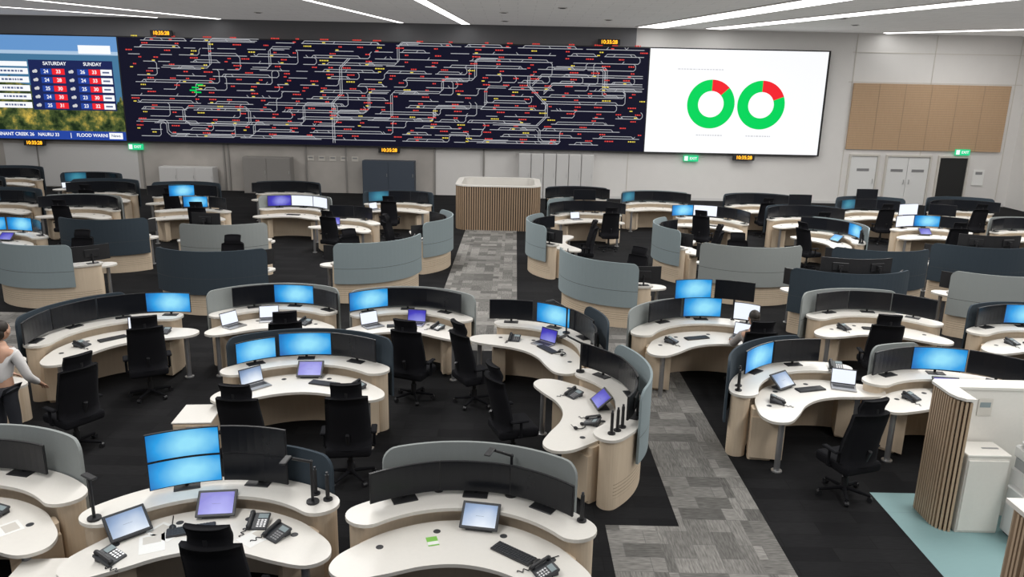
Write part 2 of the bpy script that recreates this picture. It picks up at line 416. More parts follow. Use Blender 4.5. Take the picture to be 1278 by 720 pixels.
for k2 in (0,.09):
    poly([(-8.1+k2,Z0+.1),(-8.1+k2,4.0),(-7.7+k2,4.4),(-7.7+k2,5.5),(-7.3+k2,5.9)],.026)
    poly([(.5+k2,5.3),(.5+k2,4.9),(1.3+k2,4.1),(1.3+k2,3.6),(.9+k2,3.2),(-1,3.2+k2)],.026)
    poly([(5.5,5.3+k2),(1.1,5.3+k2),(.7,4.9+k2)],.026);poly([(5.5,4.95+k2),(1.6,4.95+k2),(1.2,4.55+k2)],.026)
    poly([(-14.4,Z0+.75+k2),(-14.6-k2,Z0+.95),(-14.6-k2,3.55),(-14.4,3.75-k2),(-11.9,3.75-k2),(-11.7-k2,3.55),(-11.7-k2,Z0+.95),(-11.9,Z0+.75+k2),(-14.4,Z0+.75+k2)],.024)
obj('track_lines',mb.mesh('track_lines'),sch)
mb=MB()
for z in rows:
    x=X0+random.random()*1.0
    while x<X1:
        n=random.randint(2,4);c='red' if random.random()<.84 else 'ylw'
        for i in range(n):
            w=.04+random.random()*.05
            mb.quad(x,z+.15,x+w,z+.2,-.009,c);x+=w+.025
        if random.random()<.35:mb.quad(x-.3,z+.02,x-.17,z+.065,-.009,random.choice(['red','ylw']))
        x+=.4+random.random()*1.2
for x,z in ((-14.2,4.5),(-14.0,4.62),(-14.3,4.38),(-14.1,4.3)):mb.quad(x,z,x+.3,z+.06,-.011,'grn')
obj('signal_labels',mb.mesh('signal_labels'),sch)
def ring(cx,cz,ri,ro,frac,start=0):
    mb=MB();n=100
    for i in range(n):
        a=2*math.pi*i/n;b=2*math.pi*(i+1)/n;k='cred' if (i+.5)/n<frac else 'grn'
        P=lambda r,t:(cx+r*math.sin(t+start),-.008,cz+r*math.cos(t+start))
        mb.raw([P(ri,a),P(ro,a),P(ro,b),P(ri,b)],[[3,2,1,0]],k)
    obj('ring_chart',mb.mesh('ring_chart'),wht)
    mb=MB();x=cx-.55
    while x<cx+.55:
        w=.04+random.random()*.08;mb.quad(x,cz-1.36,x+w,cz-1.31,-.008,'grayt');x+=w+.03
    obj('caption',mb.mesh('caption'),wht)
ring(8.55,4.28,.56,1.04,.135);ring(10.75,4.28,.56,1.04,.19)
mb=MB();x=7.0
while x<8.9:
    w=.04+random.random()*.1;mb.quad(x,5.72,x+w,5.76,-.008,'grayt');x+=w+.03
obj('caption',mb.mesh('caption'),wht)
T=MB()
T.quad(-25.05,5.95,-17.3,Z1,-.004,'sky').quad(-25.05,5.8,-17.3,5.95,-.004,'cloud')
def coast(x0,x1,zt,zb,k,amp):
    n=24;V=[];F=[]
    for i in range(n+1):
        x=x0+(x1-x0)*i/n;V+=[(x,-.005,zt),(x,-.005,zb+amp*math.sin(i*.9)+amp*.6*math.sin(i*2.3))]
    for i in range(n):F.append([2*i,2*i+1,2*i+3,2*i+2])
    T.raw(V,F,k)
coast(-25.05,-17.3,5.8,4.6,'water',.2);coast(-18.6,-17.3,4.9,3.9,'water',.14)
T.quad(-25.05,Z0,-17.3,2.55,-.012,'band').quad(-19.0,5.85,-17.6,6.2,-.012,'tvw').quad(-18.05,Z0+.06,-17.45,2.5,-.014,'tvw')
T.quad(-25,5.28,-21.3,5.48,-.012,'tvw').quad(-21.25,3.45,-17.58,5.56,-.009,'navyt')
for i in range(5):
    z=4.95-i*.36
    T.quad(-25,z,-21.3,z+.25,-.012,'tvw')
    T.quad(-20.25,z,-19.7,z+.25,-.012,'cred').quad(-20.75,z,-20.27,z+.25,-.012,'band')
    T.quad(-18.65,z,-18.15,z+.25,-.012,'cred').quad(-19.15,z,-18.67,z+.25,-.012,'band').quad(-18.13,z,-17.64,z+.25,-.013,'tvw')
    for c_ in (-21.0,-19.42):
        T.cyl((c_-.05,-.013,z+.12),(c_-.05,-.016,z+.12),.06,'grayt').cyl((c_+.04,-.013,z+.14),(c_+.04,-.016,z+.14),.075,'grayt')
    x=-22.5
    while x<-21.6:
        w=.05+random.random()*.1;T.quad(x,z+.09,x+w,z+.17,-.015,'tvg');x+=w+.04
    T.quad(-18.05,z+.09,-17.75,z+.16,-.015,'tvg')
obj('broadcast_graphics',T.mesh('broadcast_graphics'),tv)
def ttx(s,x,z,size,k='tvw',bold=True):
    o=obj('lettering',textmesh(s,size,k,bold),tv,(x,-.02,z));return o
ttx('SATURDAY',-20.1,5.41,.2);ttx('SUNDAY',-18.45,5.41,.2);ttx('TENNANT CREEK 26   NAURU 33',-21.75,2.37,.2);ttx('|',-19.75,2.37,.24);ttx('FLOOD WARNI',-18.8,2.37,.2);ttx('News',-17.75,2.37,.17,'tvg')
for i,(a,b,c,d) in enumerate([(24,33,26,33),(24,28,24,33),(25,30,25,30),(24,30,23,30),(25,31,23,32)]):
    z=5.075-i*.36
    ttx(str(a),-20.51,z,.21);ttx(str(b),-19.97,z,.21);ttx(str(c),-18.91,z,.21);ttx(str(d),-18.4,z,.21)
def clock(x,z,s='10:35:28'):
    e=thing('led_clock',[('case',MB().box((0,0,0),(.95,.08,.24),'black',.01).mesh('case')),('digits',textmesh(s,.21,'orange',True))],(x,YD-.05,z),0,'black wall clock with glowing orange digits by the video wall','clock','orange digital clocks')
    e.children[1].location=(0,-.05,0)
for x,z in ((-15.3,6.76),(3.95,6.78),(-5.6,2.0),(10.2,2.0),(-21.4,2.0)):clock(x,z)
def exitsign(x,z,y=YB-.14):
    e=thing('exit_sign',[('case',MB().box((0,0,0),(.66,.07,.26),'exit',.01).mesh('case')),('lettering',textmesh('EXIT',.16,'tvw',True)),
      ('running_figure',MB().box((0,-.04,0),(.16,.004,.2),'tvw').mesh('running_figure'))],(x,y,z),0,'small illuminated green exit sign on the back wall','exit sign','green exit signs')
    e.children[1].location=(.1,-.045,0);e.children[2].location=(-.22,0,0)
exitsign(7.9,1.9);exitsign(20.0,2.42);exitsign(-17.0,1.9)

# ------------------------------------------------------------ slatted enclosures
def rrect(w,d,r,n=8):
    o=[]
    for cx,cy,a0 in ((w/2-r,d/2-r,0),(-w/2+r,d/2-r,90),(-w/2+r,-d/2+r,180),(w/2-r,-d/2+r,270)):
        for i in range(n+1):
            a=R(a0+90*i/n);o.append((cx+r*math.cos(a),cy+r*math.sin(a)))
    return o
def alongpath(o,step,closed=True):
    P=[Vector(p) for p in o]
    if closed:P.append(P[0])
    out=[];acc=0;nx=0
    for a,b in zip(P,P[1:]):
        L=(b-a).length
        if L<1e-6:continue
        while nx<=acc+L:
            t=(nx-acc)/L;q=a.lerp(b,t);d=(b-a)/L;out.append((q,math.atan2(d.y,d.x)));nx+=step
        acc+=L
    return out
def slatwall(o,h,step,closed=True,sw=.045,sd=.04,k='slat'):
    m=MB()
    for q,a in alongpath(o,step,closed):
        m.box((0,0,h/2),(sw,sd,h),k,0,Matrix.Translation((q.x,q.y,0))@Matrix.Rotation(a,4,'Z'))
    return m
def hollow(m,o,i,z0,z1,k):
    n=len(o)
    vs=[(*p,z0) for p in o]+[(*p,z1) for p in o]+[(*p,z0) for p in i]+[(*p,z1) for p in i];fs=[]
    for a in range(n):
        b=(a+1)%n
        fs+=[[a,b,n+b,n+a],[2*n+b,2*n+a,3*n+a,3*n+b],[n+a,n+b,3*n+b,3*n+a]]
    m.raw(vs,fs,k);return m
W,D_=2.85,2.6
sl=slatwall(rrect(W+.05,D_+.05,.47),1.5,.08,True,.042)
bk=hollow(MB(),rrect(W,D_,.45),rrect(W-.24,D_-.24,.35),.0,1.48,'darkgap')
inn=hollow(MB(),rrect(W-.22,D_-.22,.36),rrect(W-.3,D_-.3,.33),.02,1.5,'white')
rim=hollow(MB(),rrect(W+.12,D_+.12,.5),rrect(W-.3,D_-.3,.33),1.5,1.54,'white')
thing('slatted_enclosure',[('slat_cladding',sl.mesh('slat_cladding')),('backing',bk.mesh('backing')),('inner_lining',inn.mesh('inner_lining')),('top_rim',rim.mesh('top_rim'))],(-.55,27.25,0),0,'round-cornered timber slat enclosure with white lining at the aisle end','enclosure')
# copier bay
mb=slatwall([(4.96,7.62),(4.90,7.64),(4.85,7.70),(4.83,7.78),(4.83,8.12),(4.87,8.18),(9,8.18)],1.55,.042,False,.024,.03,'slatp')
wl=MB().prism([(4.95,7.65),(4.91,7.67),(4.87,7.72),(4.86,7.79),(4.86,8.1),(4.89,8.15),(9,8.15),(9,8.0),(4.97,8.0),(4.97,7.65)][::-1],0,1.56,'darkgap')
ln=MB().box((6.98,7.985,.79),(4.02,.02,1.58),'white').box((4.985,7.82,.79),(.02,.34,1.58),'white')
ln.prism([(5.0,7.6),(4.89,7.61),(4.83,7.68),(4.80,7.78),(4.80,8.14),(4.86,8.21),(9,8.21),(9,7.96),(5.0,7.96)][::-1],1.57,1.60,'white')
thing('copier_bay_screen',[('slat_cladding',mb.mesh('slat_cladding')),('backing',wl.mesh('backing')),('inner_lining',ln.mesh('inner_lining'))],(0,0,0),0,'white partition with vertical timber slats around the copier','partition')
mb=slatwall([(9,5.25),(4.22,5.25),(4.14,5.30),(4.11,5.36),(4.11,5.5),(4.16,5.58),(4.36,5.6)],1.5,.045,False,.025,.04,'slatp')
wl=MB().box((6.6,5.42,.76),(4.85,.26,1.52),'darkgap')
ln=MB().box((6.7,5.57,.77),(4.65,.04,1.54),'white').box((6.55,5.41,1.54),(4.95,.4,.04),'white')
thing('copier_bay_screen',[('slat_cladding',mb.mesh('slat_cladding')),('backing',wl.mesh('backing')),('inner_lining',ln.mesh('inner_lining'))],(0,0,0),0,'slatted timber partition closing the near side of the copier bay','partition')
b=MB().box((0,0,.46),(.46,.34,.92),'white',.006).box((0,0,.94),(.48,.35,.03),'white',.006).mesh('body')
dd=MB().box((0,-.175,.46),(.44,.02,.86),'white',.004).mesh('door');hs=MB().box((.1,0,.957),(.18,.03,.006),'chrome').mesh('slot')
thing('paper_bin_cabinet',[('body',b),('door',dd),('slot',hs)],(5.25,7.77,0),0,'white floor cabinet with a slot in its top inside copier bay','cabinet')
pb=MB().box((0,0,.42),(.6,.56,.78),'printer',.02).box((0,0,.03),(.52,.5,.06),'dark').mesh('body')
tr=[('paper_tray',MB().box((0,-.285,.16+i*.17),(.54,.02,.15),'printg' if i==2 else 'printer',.006).box((0,-.3,.2+i*.17),(.16,.01,.03),'dark').mesh('paper_tray')) for i in range(3)]
gap=MB().box((.02,-.03,.86),(.5,.46,.12),'dark').box((-.2,0,.86),(.16,.5,.13),'printg').box((.05,-.1,.9),(.3,.3,.02),'paper').mesh('output_slot')
scn=MB().box((0,0,1.0),(.6,.56,.14),'printer',.02).box((0,0,1.11),(.56,.48,.09),'printer',.03).box((.05,.02,1.17),(.3,.3,.03),'printg',.01).mesh('scanner_lid')
cp=MB().box((-.1,-.32,1.02),(.34,.12,.05),'dark',.01).box((-.1,-.33,1.048),(.16,.07,.004),'blue').mesh('control_panel')
stt=MB().box((-.33,0,.62),(.08,.36,.03),'printer',.01).mesh('side_tray')
thing('photocopier',[('body',pb)]+tr+[('output_slot',gap),('scanner_lid',scn),('control_panel',cp),('side_tray',stt)],(5.84,7.38,0),0,'white office photocopier with scanner lid and paper trays','photocopier')
for i,(x,z) in enumerate(((5.12,1.36),(5.34,1.36),(5.12,1.15))):
    single('notice',MB().box((0,0,0),(.16,.004,.2 if i<2 else .12),'edge').box((0,-.003,.03),(.12,.002,.06),'bluegrey').mesh('notice'),(x,7.968,z),0,'small printed notice taped on the white copier partition','notice','notices on the copier partition')

# ------------------------------------------------------------ workstation desk meshes
def catmull(pts,n=7):
    o=[];L=len(pts)
    for i in range(L):
        p0,p1,p2,p3=[Vector(pts[(i+k-1)%L]) for k in range(4)]
        for j in range(n):
            t=j/n;o.append(tuple(.5*((2*p1)+(-p0+p2)*t+(2*p0-5*p1+4*p2-p3)*t*t+(-p0+3*p1-3*p2+p3)*t**3)))
    return o
def pol(r,a):return (r*math.sin(R(a)),r*math.cos(R(a)))
def sector(r0,r1,a0,a1,c,n=26):
    rm=(r0+r1)/2
    L=R(a1-a0)*rm;Wd=r1-r0;c=min(c,Wd/2-.001,L/2-.001)
    out=[]
    for i in range(n+1):out.append((c+(L-2*c)*i/n,Wd))
    for i in range(1,7):
        a=R(90-90*i/6);out.append((L-c+c*math.cos(a),Wd-c+c*math.sin(a)))
    for i in range(0,7):
        a=R(-90*i/6);out.append((L-c+c*math.cos(a),c+c*math.sin(a)))
    for i in range(1,n+1):out.append((L-c-(L-2*c)*i/n,0))
    for i in range(1,7):
        a=R(-90-90*i/6);out.append((c+c*math.cos(a),c+c*math.sin(a)))
    for i in range(0,6):
        a=R(180-90*i/6);out.append((c+c*math.cos(a),Wd-c+c*math.sin(a)))
    return [pol(r0+w,a0+math.degrees(s/rm)) for s,w in out][::-1]
ctl=[pol(1.17,a) for a in (-54,-40,-20,0,20,40,54)]
half=[(1.1,.46),(1.1,.26),(.92,.16),(.64,.26),(.32,.42),(0,.48)]
outl=ctl+half+[(-x,y) for x,y in half[:-1][::-1]]
outl=catmull(outl,5)[::-1]
m=MB().prism(outl,.715,.75,'white','edge',smooth=True)
for a in (-50,-18,18,50):
    x,y=pol(1.0,a);m.cyl((x,y,.75),(x,y,.7515),.035,'dark')
D_TOP=m.mesh('worktop')
SHELF=MB().prism(sector(1.14,1.52,-54,54,.18),.865,.9,'white','edge').mesh('monitor_shelf')
BASE=MB().prism(sector(1.24,1.49,-52,52,.12),.0,.865,'louver').mesh('base_cabinet')
ENDP=[MB().prism([pol(.80,s*59),pol(1.22,s*56),pol(1.22,s*45),pol(.86,s*45)][::(1 if s<0 else -1)],0.05,.62,'birch').prism(sector(.92,1.22,50*s-4,50*s+4,.03,6),0,.715,'birch').mesh('end_panel') for s in (-1,1)]
LEG=MB().cyl((0,0,0),(0,0,.715),.038,'chrome').cyl((0,0,0),(0,0,.015),.07,'metal').mesh('leg')
scr_cache={}
def screenmesh(k,a0,a1,z1=1.38):
    key=(k,a0,a1,z1)
    if key in scr_cache:return scr_cache[key]
    m=MB();n=24;z0=.46;rc=.14;rm=1.55
    L=R(a1-a0)*rm
    prof=[L*i/n for i in range(n+1)]
    prof+= [rc*(1-math.cos(R(t))) for t in (15,30,45,60,75)]+[L-rc*(1-math.cos(R(t))) for t in (15,30,45,60,75)]
    prof=sorted(set(prof))
    def top(s):
        e=min(s,L-s)
        return z1 if e>=rc else z1-rc+math.sqrt(max(0,rc*rc-(rc-e)**2))
    V=[];cols=len(prof)
    for r in (1.535,1.565):
        for s in prof:
            x,y=pol(r,a0+math.degrees(s/rm))
            zt=top(s)
            for z in (z0,.80,.808,zt):V.append((x,y,z))
    F=[]
    def id(side,i,j):return side*cols*4+i*4+j
    F2=[]
    for i in range(cols-1):
        for j in range(3):
            f=[id(0,i,j),id(0,i+1,j),id(0,i+1,j+1),id(0,i,j+1)];g=[id(1,i+1,j),id(1,i,j),id(1,i,j+1),id(1,i+1,j+1)]
            (F2 if j==1 else F).extend([f,g])
        F.append([id(0,i,3),id(0,i+1,3),id(1,i+1,3),id(1,i,3)]);F.append([id(0,i+1,0),id(0,i,0),id(1,i,0),id(1,i+1,0)])
    for i in (0,cols-1):
        for j in range(3):F.append([id(0,i,j),id(0,i,j+1),id(1,i,j+1),id(1,i,j)])
    m.raw(V,F,k);m.raw(V,F2,'dark')
    me=m.mesh('privacy_screen');scr_cache[key]=me;return me
# ------------------------------------------------------------ equipment
def monitor_parts(k,w,h,lift):
    zc=lift+h/2;cv=.035
    hs=MB().cbox(w,h,.022,0,zc,cv,'black').box((0,.03,zc),(w*.4,.03,h*.5),'black',.008).mesh('housing')
    sc=MB().cbox(w-.016,h-.018,.002,-.003,0,cv*.96,k).mesh('display')
    if lift<.3:
        sd=MB().cyl((0,.05,0),(0,.05,zc),.018,'black').box((0,.015,.006),(.24,.13,.012),'black',.004).mesh('stand')
    else:
        sd=MB().cyl((0,.115,0),(0,.115,zc),.018,'black').box((0,.115,.01),(.07,.05,.02),'black').box((0,.07,zc),(.08,.09,.08),'black').mesh('stand')
    return (hs,sc,sd,zc)
MP={}
SLAB={'off':'black ultrawide monitor switched off','blue':'black ultrawide monitor showing a blue desktop wallpaper','whitescr':'black ultrawide monitor showing a bright white window','teal':'black ultrawide monitor showing a dim teal wallpaper','purple':'black ultrawide monitor showing a violet login screen'}
def monitor(k,x,y,z,rz,lift=.06,w=.73,h=.335):
    key=(k,lift,w,h)
    if key not in MP:MP[key]=monitor_parts(k,w,h,lift)
    hs,sc,sd,zc=MP[key]
    e=bpy.data.objects.new('monitor',None);e.empty_display_size=.1;link(e,None,(x,y,z),rz)
    obj('housing',hs,e);obj('display',sc,e,(0,0,zc));obj('stand',sd,e)
    meta(e,SLAB[k]+(', upper of two' if lift>.3 else ''),'monitor','monitors on the control desks')
def bent(w,h,t,curv,k,z0,y0,lean=0,nx=8,nz=6,taper=0):
    m=MB();V=[]
    for side in (0,1):
        for j in range(nz+1):
            for i in range(nx+1):
                u=i/nx*2-1;v=j/nz
                ww=w/2*(1-taper*v)
                e=1-max(0,abs(u)**6)*.5
                zz=z0+h*(.5+(v-.5)*(1-.08*abs(u)**4))
                y=y0-curv*(-u*u)+lean*v+.02*math.sin(v*math.pi*1.5)-(t if side else 0)*e
                V.append((u*ww,y,zz))
    F=[];N=(nx+1);S=N*(nz+1)
    for j in range(nz):
        for i in range(nx):
            a=j*N+i;F.append([a,a+N,a+1+N,a+1]);F.append([S+a+1,S+a+1+N,S+a+N,S+a])
    for j in range(nz):
        for i in (0,nx):a=j*N+i;F.append([a,a+N,S+a+N,S+a])
    for i in range(nx):
        a=i;F.append([a+1,a,S+a,S+a+1]);a=nz*N+i;F.append([a,a+1,S+a+1,S+a])
    m.raw(V,F,k,True);return m
SEAT=MB().box((0,0,.46),(.54,.54,.13),'blackm',.045,seg=3).box((0,0,.39),(.3,.3,.03),'black').mesh('seat')
BACK=bent(.55,.70,.10,.08,'blackm',.5,-.18,-.09,taper=.1);BACK.cyl((0,-.2,.42),(0,-.31,.72),.025,'black');BACK=BACK.mesh('backrest')
HEAD=bent(.36,.2,.08,.035,'blackm',1.17,-.26,-.01);HEAD.cyl((0,-.31,1.1),(0,-.32,1.26),.02,'black');HEAD=HEAD.mesh('headrest')
ARML=MB().box((-.3,-.02,.66),(.075,.24,.03),'blackm',.012).cyl((-.3,.0,.44),(-.3,0,.65),.018,'blackm').box((-.24,0,.44),(.12,.06,.025),'blackm').mesh('armrest')
ARMR=MB().box((.3,-.02,.66),(.075,.24,.03),'blackm',.012).cyl((.3,.0,.44),(.3,0,.65),.018,'blackm').box((.24,0,.44),(.12,.06,.025),'blackm').mesh('armrest')
COLM=MB().cyl((0,0,.1),(0,0,.40),.028,'black').cyl((0,0,.08),(0,0,.24),.04,'black').mesh('gas_column')
sb=MB().cyl((0,0,.07),(0,0,.12),.05,'blackm')
for i in range(5):
    a=R(72*i+18);sb.cyl((0,0,.105),(.3*math.cos(a),.3*math.sin(a),.075),.026,'blackm',.018,8)
STAR=sb.mesh('star_base')
CAST=[]
for i in range(5):
    a=R(72*i+18);x,y=.3*math.cos(a),.3*math.sin(a)
    CAST.append(MB().cyl((x-.025*math.sin(a),y+.025*math.cos(a),.032),(x+.025*math.sin(a),y-.025*math.cos(a),.032),.031,'black',n=10).cyl((x,y,.04),(x,y,.08),.01,'black',n=6).mesh('caster'))
def chair(x,y,h,full=True,label='black high-back office chair with headrest on five-star base'):
    parts=[('seat',SEAT),('backrest',BACK),('headrest',HEAD),('armrest',ARML),('armrest',ARMR),('gas_column',COLM)]
    parts.append(('star_base',STAR,[('caster',c) for c in CAST]))
    thing('office_chair',parts,(x,y,0),-R(h),label,'chair','office chairs at the control desks')
TABP={}
def tablet(k,x,y,z,rz,w=.36,h=.26):
    if k not in TABP:
        Tm=Matrix.Translation((0,0,.03))@Matrix.Rotation(R(-50),4,'X')
        hs=MB().box((0,0,h/2),(w,.022,h),'dark',.005,Tm).mesh('housing')
        sc=MB().box((0,-.0125,h/2),(w-.05,.002,h-.05),k,0,Tm).mesh('display')
        st=MB().box((0,.1,.01),(w*.7,.16,.02),'dark',.004).box((0,.1,.06),(.08,.03,.12),'dark').mesh('stand')
        TABP[k]=[('housing',hs),('display',sc),('stand',st)]
    lb={'purple':'tilted black touchscreen terminal with a violet display','blue':'tilted black touchscreen terminal with a blue display','pic':'tilted dark touchscreen terminal with a pale blue picture','off':'tilted black touchscreen terminal with a dark display'}[k]
    thing('touchscreen_terminal',TABP[k],(x,y,z),rz,lb,'tablet','touchscreen terminals on the desks')
KB=MB().box((0,0,.01),(.42,.14,.018),'black',.005).mesh('case')
kk=MB()
for r_ in range(5):
    for c_ in range(15):kk.box((-.19+c_*.0272,-.052+r_*.026,.021),(.022,.02,.006),'dark')
KEYS=kk.mesh('keys')
def keyboard(x,y,z,rz):thing('keyboard',[('case',KB),('keys',KEYS)],(x,y,z),rz,'black computer keyboard lying on the white worktop','keyboard','keyboards on the desks')
MOUSE=MB().ball((0,0,.012),(.032,.052,.022),'black').cyl((0,.05,.006),(.03,.22,.006),.004,'black',n=6).mesh('mouse')
for v in MOUSE.vertices:v.co.z=max(v.co.z,0)
def mouse(x,y,z,rz):single('computer_mouse',MOUSE,(x,y,z),rz,'black computer mouse with cable on the white worktop','mouse','computer mice on the desks')
Tp=Matrix.Rotation(R(18),4,'X')
PB=MB().box((0,0,.035),(.19,.2,.03),'dark',.008,Tp).box((0,.05,.03),(.15,.06,.06),'dark').mesh('body')
PS=MB().box((.04,.05,.053),(.09,.05,.003),'bluegrey',0,Tp).mesh('display')
pk=MB()
for i in range(4):
    for j in range(3):pk.box((.01+j*.03,-.07+i*.024,.053),(.02,.015,.006),'chrome',0,Tp)
PK=pk.mesh('keypad')
PH=MB().box((-.065,0,.075),(.035,.17,.022),'black',.008,Tp).ball((-.065,.08,.066),(.025,.028,.022),'black',8,6,Tp).ball((-.065,-.08,.066),(.025,.028,.022),'black',8,6,Tp).mesh('handset')
PC=MB()
for i in range(14):
    a=i*1.1;PC.cyl((-.1-.02*math.sin(a),-.08-.01*i,.008),(-.1-.02*math.sin(a+1.1),-.08-.01*(i+1),.008),.004,'black',n=5)
PC=PC.mesh('cord')
def phone(x,y,z,rz):thing('desk_phone',[('body',PB),('display',PS),('keypad',PK),('handset',PH),('cord',PC)],(x,y,z),rz,'dark desk telephone with handset and small display on worktop','telephone','desk telephones')
LB=MB().box((0,0,.01),(.33,.23,.018),'chrome',.004).box((0,.02,.0195),(.28,.1,.002),'black').mesh('keyboard_base')
Tl=Matrix.Translation((0,.115,.018))@Matrix.Rotation(R(-15),4,'X')
LS=MB().box((0,0,.11),(.33,.01,.22),'dark',.003,Tl).mesh('lid')
LD={k:MB().box((0,-.006,.11),(.31,.002,.19),k,0,Tl).mesh('display') for k in ('whitescr','blue','purple','pic')}
def laptop(k,x,y,z,rz):thing('laptop',[('keyboard_base',LB),('lid',LS,[('display',LD[k])])],(x,y,z),rz,'open laptop with lit display on the white worktop','laptop','laptops on the desks')
TL=[('base',MB().cyl((0,0,0),(0,0,.02),.06,'black').mesh('base')),('arm',MB().cyl((0,0,.02),(0,0,.42),.014,'black').cyl((0,0,.42),(-.1,-.2,.55),.014,'black').ball((0,0,.42),.02,'black',8,6).mesh('arm')),
    ('lamp_head',MB().box((-.13,-.26,.56),(.06,.16,.02),'black',.006).mesh('lamp_head'))]
def tasklamp(x,y,z,rz):thing('task_lamp',TL,(x,y,z),rz,'slim black jointed task lamp on the desk shelf','lamp','task lamps on the desks')
RAD=MB().cyl((0,0,0),(0,0,.26),.02,'black',.018).cyl((0,0,0),(0,0,.015),.045,'black').cyl((0,0,.26),(0,0,.29),.012,'dark').mesh('microphone_post')
def post(x,y,z):single('speaker_post',RAD,(x,y,z),0,'short black cylindrical post speaker on the desk shelf','speaker','post speakers on the desks')
PAP=MB().box((0,0,.001),(.21,.297,.002),'paper').box((0,.06,.0023),(.15,.12,.0006),'edge').mesh('paper_sheet')
def paper(x,y,z,rz):single('paper_sheet',PAP,(x,y,z),rz,'printed white paper sheet lying on the worktop','paper','paper sheets on the desks')
GC=MB().box((0,0,.0015),(.1,.14,.003),'green').box((0,-.03,.0032),(.1,.05,.0008),'paper').mesh('green_card')
HSM=MB()
for i in range(10):
    a0,a1=math.pi*i/10,math.pi*(i+1)/10
    HSM.cyl((.075*math.cos(a0),.075*math.sin(a0),.02),(.075*math.cos(a1),.075*math.sin(a1),.02),.008,'black',n=6)
HSM.ball((.075,0,.022),(.02,.032,.022),'black',8,6).ball((-.075,0,.022),(.02,.032,.022),'black',8,6).cyl((.075,-.02,.02),(.02,-.1,.02),.004,'black',n=5)
HSM=HSM.mesh('headset')
def headset(x,y,z,rz):single('headset',HSM,(x,y,z),rz,'black wired headset lying on the white worktop','headset','headsets on the desks')
DPB=MB().box((0,0,.32),(.46,.55,.56),'birch',.006).box((0,0,.02),(.4,.48,.04),'dark').mesh('body')
DPT=MB().box((0,0,.61),(.48,.57,.02),'white',.004).mesh('top')
DPD=[MB().box((0,-.28,.14+i*.18),(.44,.015,.165),'birch',.003).mesh('drawer') for i in range(3)]
DPH=[MB().box((0,-.292,.2+i*.18),(.12,.012,.012),'metal').mesh('handle') for i in range(3)]
def pedestal(x,y,h):thing('drawer_pedestal',[('body',DPB),('top',DPT)]+[('drawer',a,[('handle',b_)]) for a,b_ in zip(DPD,DPH)],(x,y,0),-R(h),'birch three-drawer pedestal with white top beside a desk','drawer unit','drawer pedestals')

# ------------------------------------------------------------ stations
NAMES={'grey':'grey','bluegrey':'blue-grey','navy':'dark navy'}
def station(x,y,h,scr,mons,items=(),ch=None,sc=1.0,full=False):
    H=R(h);c,s=math.cos(H),math.sin(H)
    def Wd(lx,ly):return (x+(lx*c+ly*s)*sc,y+(-lx*s+ly*c)*sc)
    e=bpy.data.objects.new('control_desk',None);link(e,None,(x,y,0),-H);e.scale=(sc,sc,1)
    obj('worktop',D_TOP,e);obj('monitor_shelf',SHELF,e);obj('base_cabinet',BASE,e)
    for q in ENDP:obj('end_panel',q,e)
    obj('leg',LEG,e,(.9,.3,0));obj('leg',LEG,e,(-.9,.3,0))
    lab='curved white-topped birch control desk'
    if scr:
        k,a0,a1=scr[:3];obj('privacy_screen',screenmesh(k,a0,a1,scr[3] if len(scr)>3 else 1.38),e);lab+=' with %s privacy screen'%NAMES[k]
    else:lab+=' without a privacy screen'
    meta(e,lab,'desk','curved control desks')
    for m_ in mons:
        k,a=m_[0],m_[1];lift=m_[2] if len(m_)>2 else .06;w=m_[3] if len(m_)>3 else .73
        hh=m_[4] if len(m_)>4 else (.335 if w>.6 else .3)
        px,py=Wd(*pol(1.37,a));monitor(k,px,py,.9,-(H+R(a)),lift,w,hh)
    for it in items:
        t,r,a=it[:3];rot=it[3] if len(it)>3 else 0
        z=.9 if (r>1.15) else .75
        px,py=Wd(*pol(r,a));rz=-(H+R(a)+R(rot))
        if t=='tab':tablet(it[4],px,py,z,rz)
        elif t=='kb':keyboard(px,py,z,rz)
        elif t=='ms':mouse(px,py,z,rz)
        elif t=='ph':phone(px,py,z,rz)
        elif t=='lap':laptop(it[4],px,py,z,rz)
        elif t=='lamp':tasklamp(px,py,z,rz)
        elif t=='post':post(px,py,z)
        elif t=='pap':paper(px,py,z,rz)
        elif t=='hs':headset(px,py,z,rz)
        elif t=='gc':single('card',GC,(px,py,z),rz,'small green and white card on the worktop','card')
    if ch is not None:
        px,py=Wd(ch[0],ch[1]);chair(px,py,h+(ch[2] if len(ch)>2 else 0),full)
    return Wd
B,O_,WS='blue','off','whitescr'
S3=[(O_,-31),(O_,0),(O_,31)]
S4=[(O_,-45),(O_,-15),(O_,15),(O_,45)]
# --- nearest row
station(-5.1,5.5,-4,('grey',-40,42,1.34),[(O_,-15,.05,.68,.31),(O_,14,.05,.68,.31)],[('ph',.9,24),('kb',.85,0),('pap',.8,46)])
station(-2.6,5.38,-8,('navy',14,44,1.26),[(B,-14,.04,.65,.285),(O_,14,.04,.65,.285),(B,-14,.33,.65,.285),(O_,14,.33,.65,.285)],
  [('tab',.97,-42,5,'pic'),('ph',.86,-60),('tab',.97,0,0,'purple'),('kb',.82,-12),('ms',.92,-22),('pap',.78,-36,20),('pap',.9,-26,-30),('pap',.78,34,10),('ph',.9,44),('ph',.95,26,-20),('post',1.42,40),('post',1.42,47),('lamp',1.3,-50),('lamp',1.3,44,-30)],(.28,.14,10),full=True)
station(-.42,5.25,5,('grey',-35,38),[(O_,-29,.05,.68,.31),(O_,-.5,.05,.68,.31),(O_,28,.05,.68,.31)],
  [('tab',.98,4,0,'pic'),('gc',.85,-22,0),('kb',.8,32),('ms',.86,48),('ph',.85,58),('post',1.47,-15),('lamp',1.46,13),('post',1.46,44)],None)
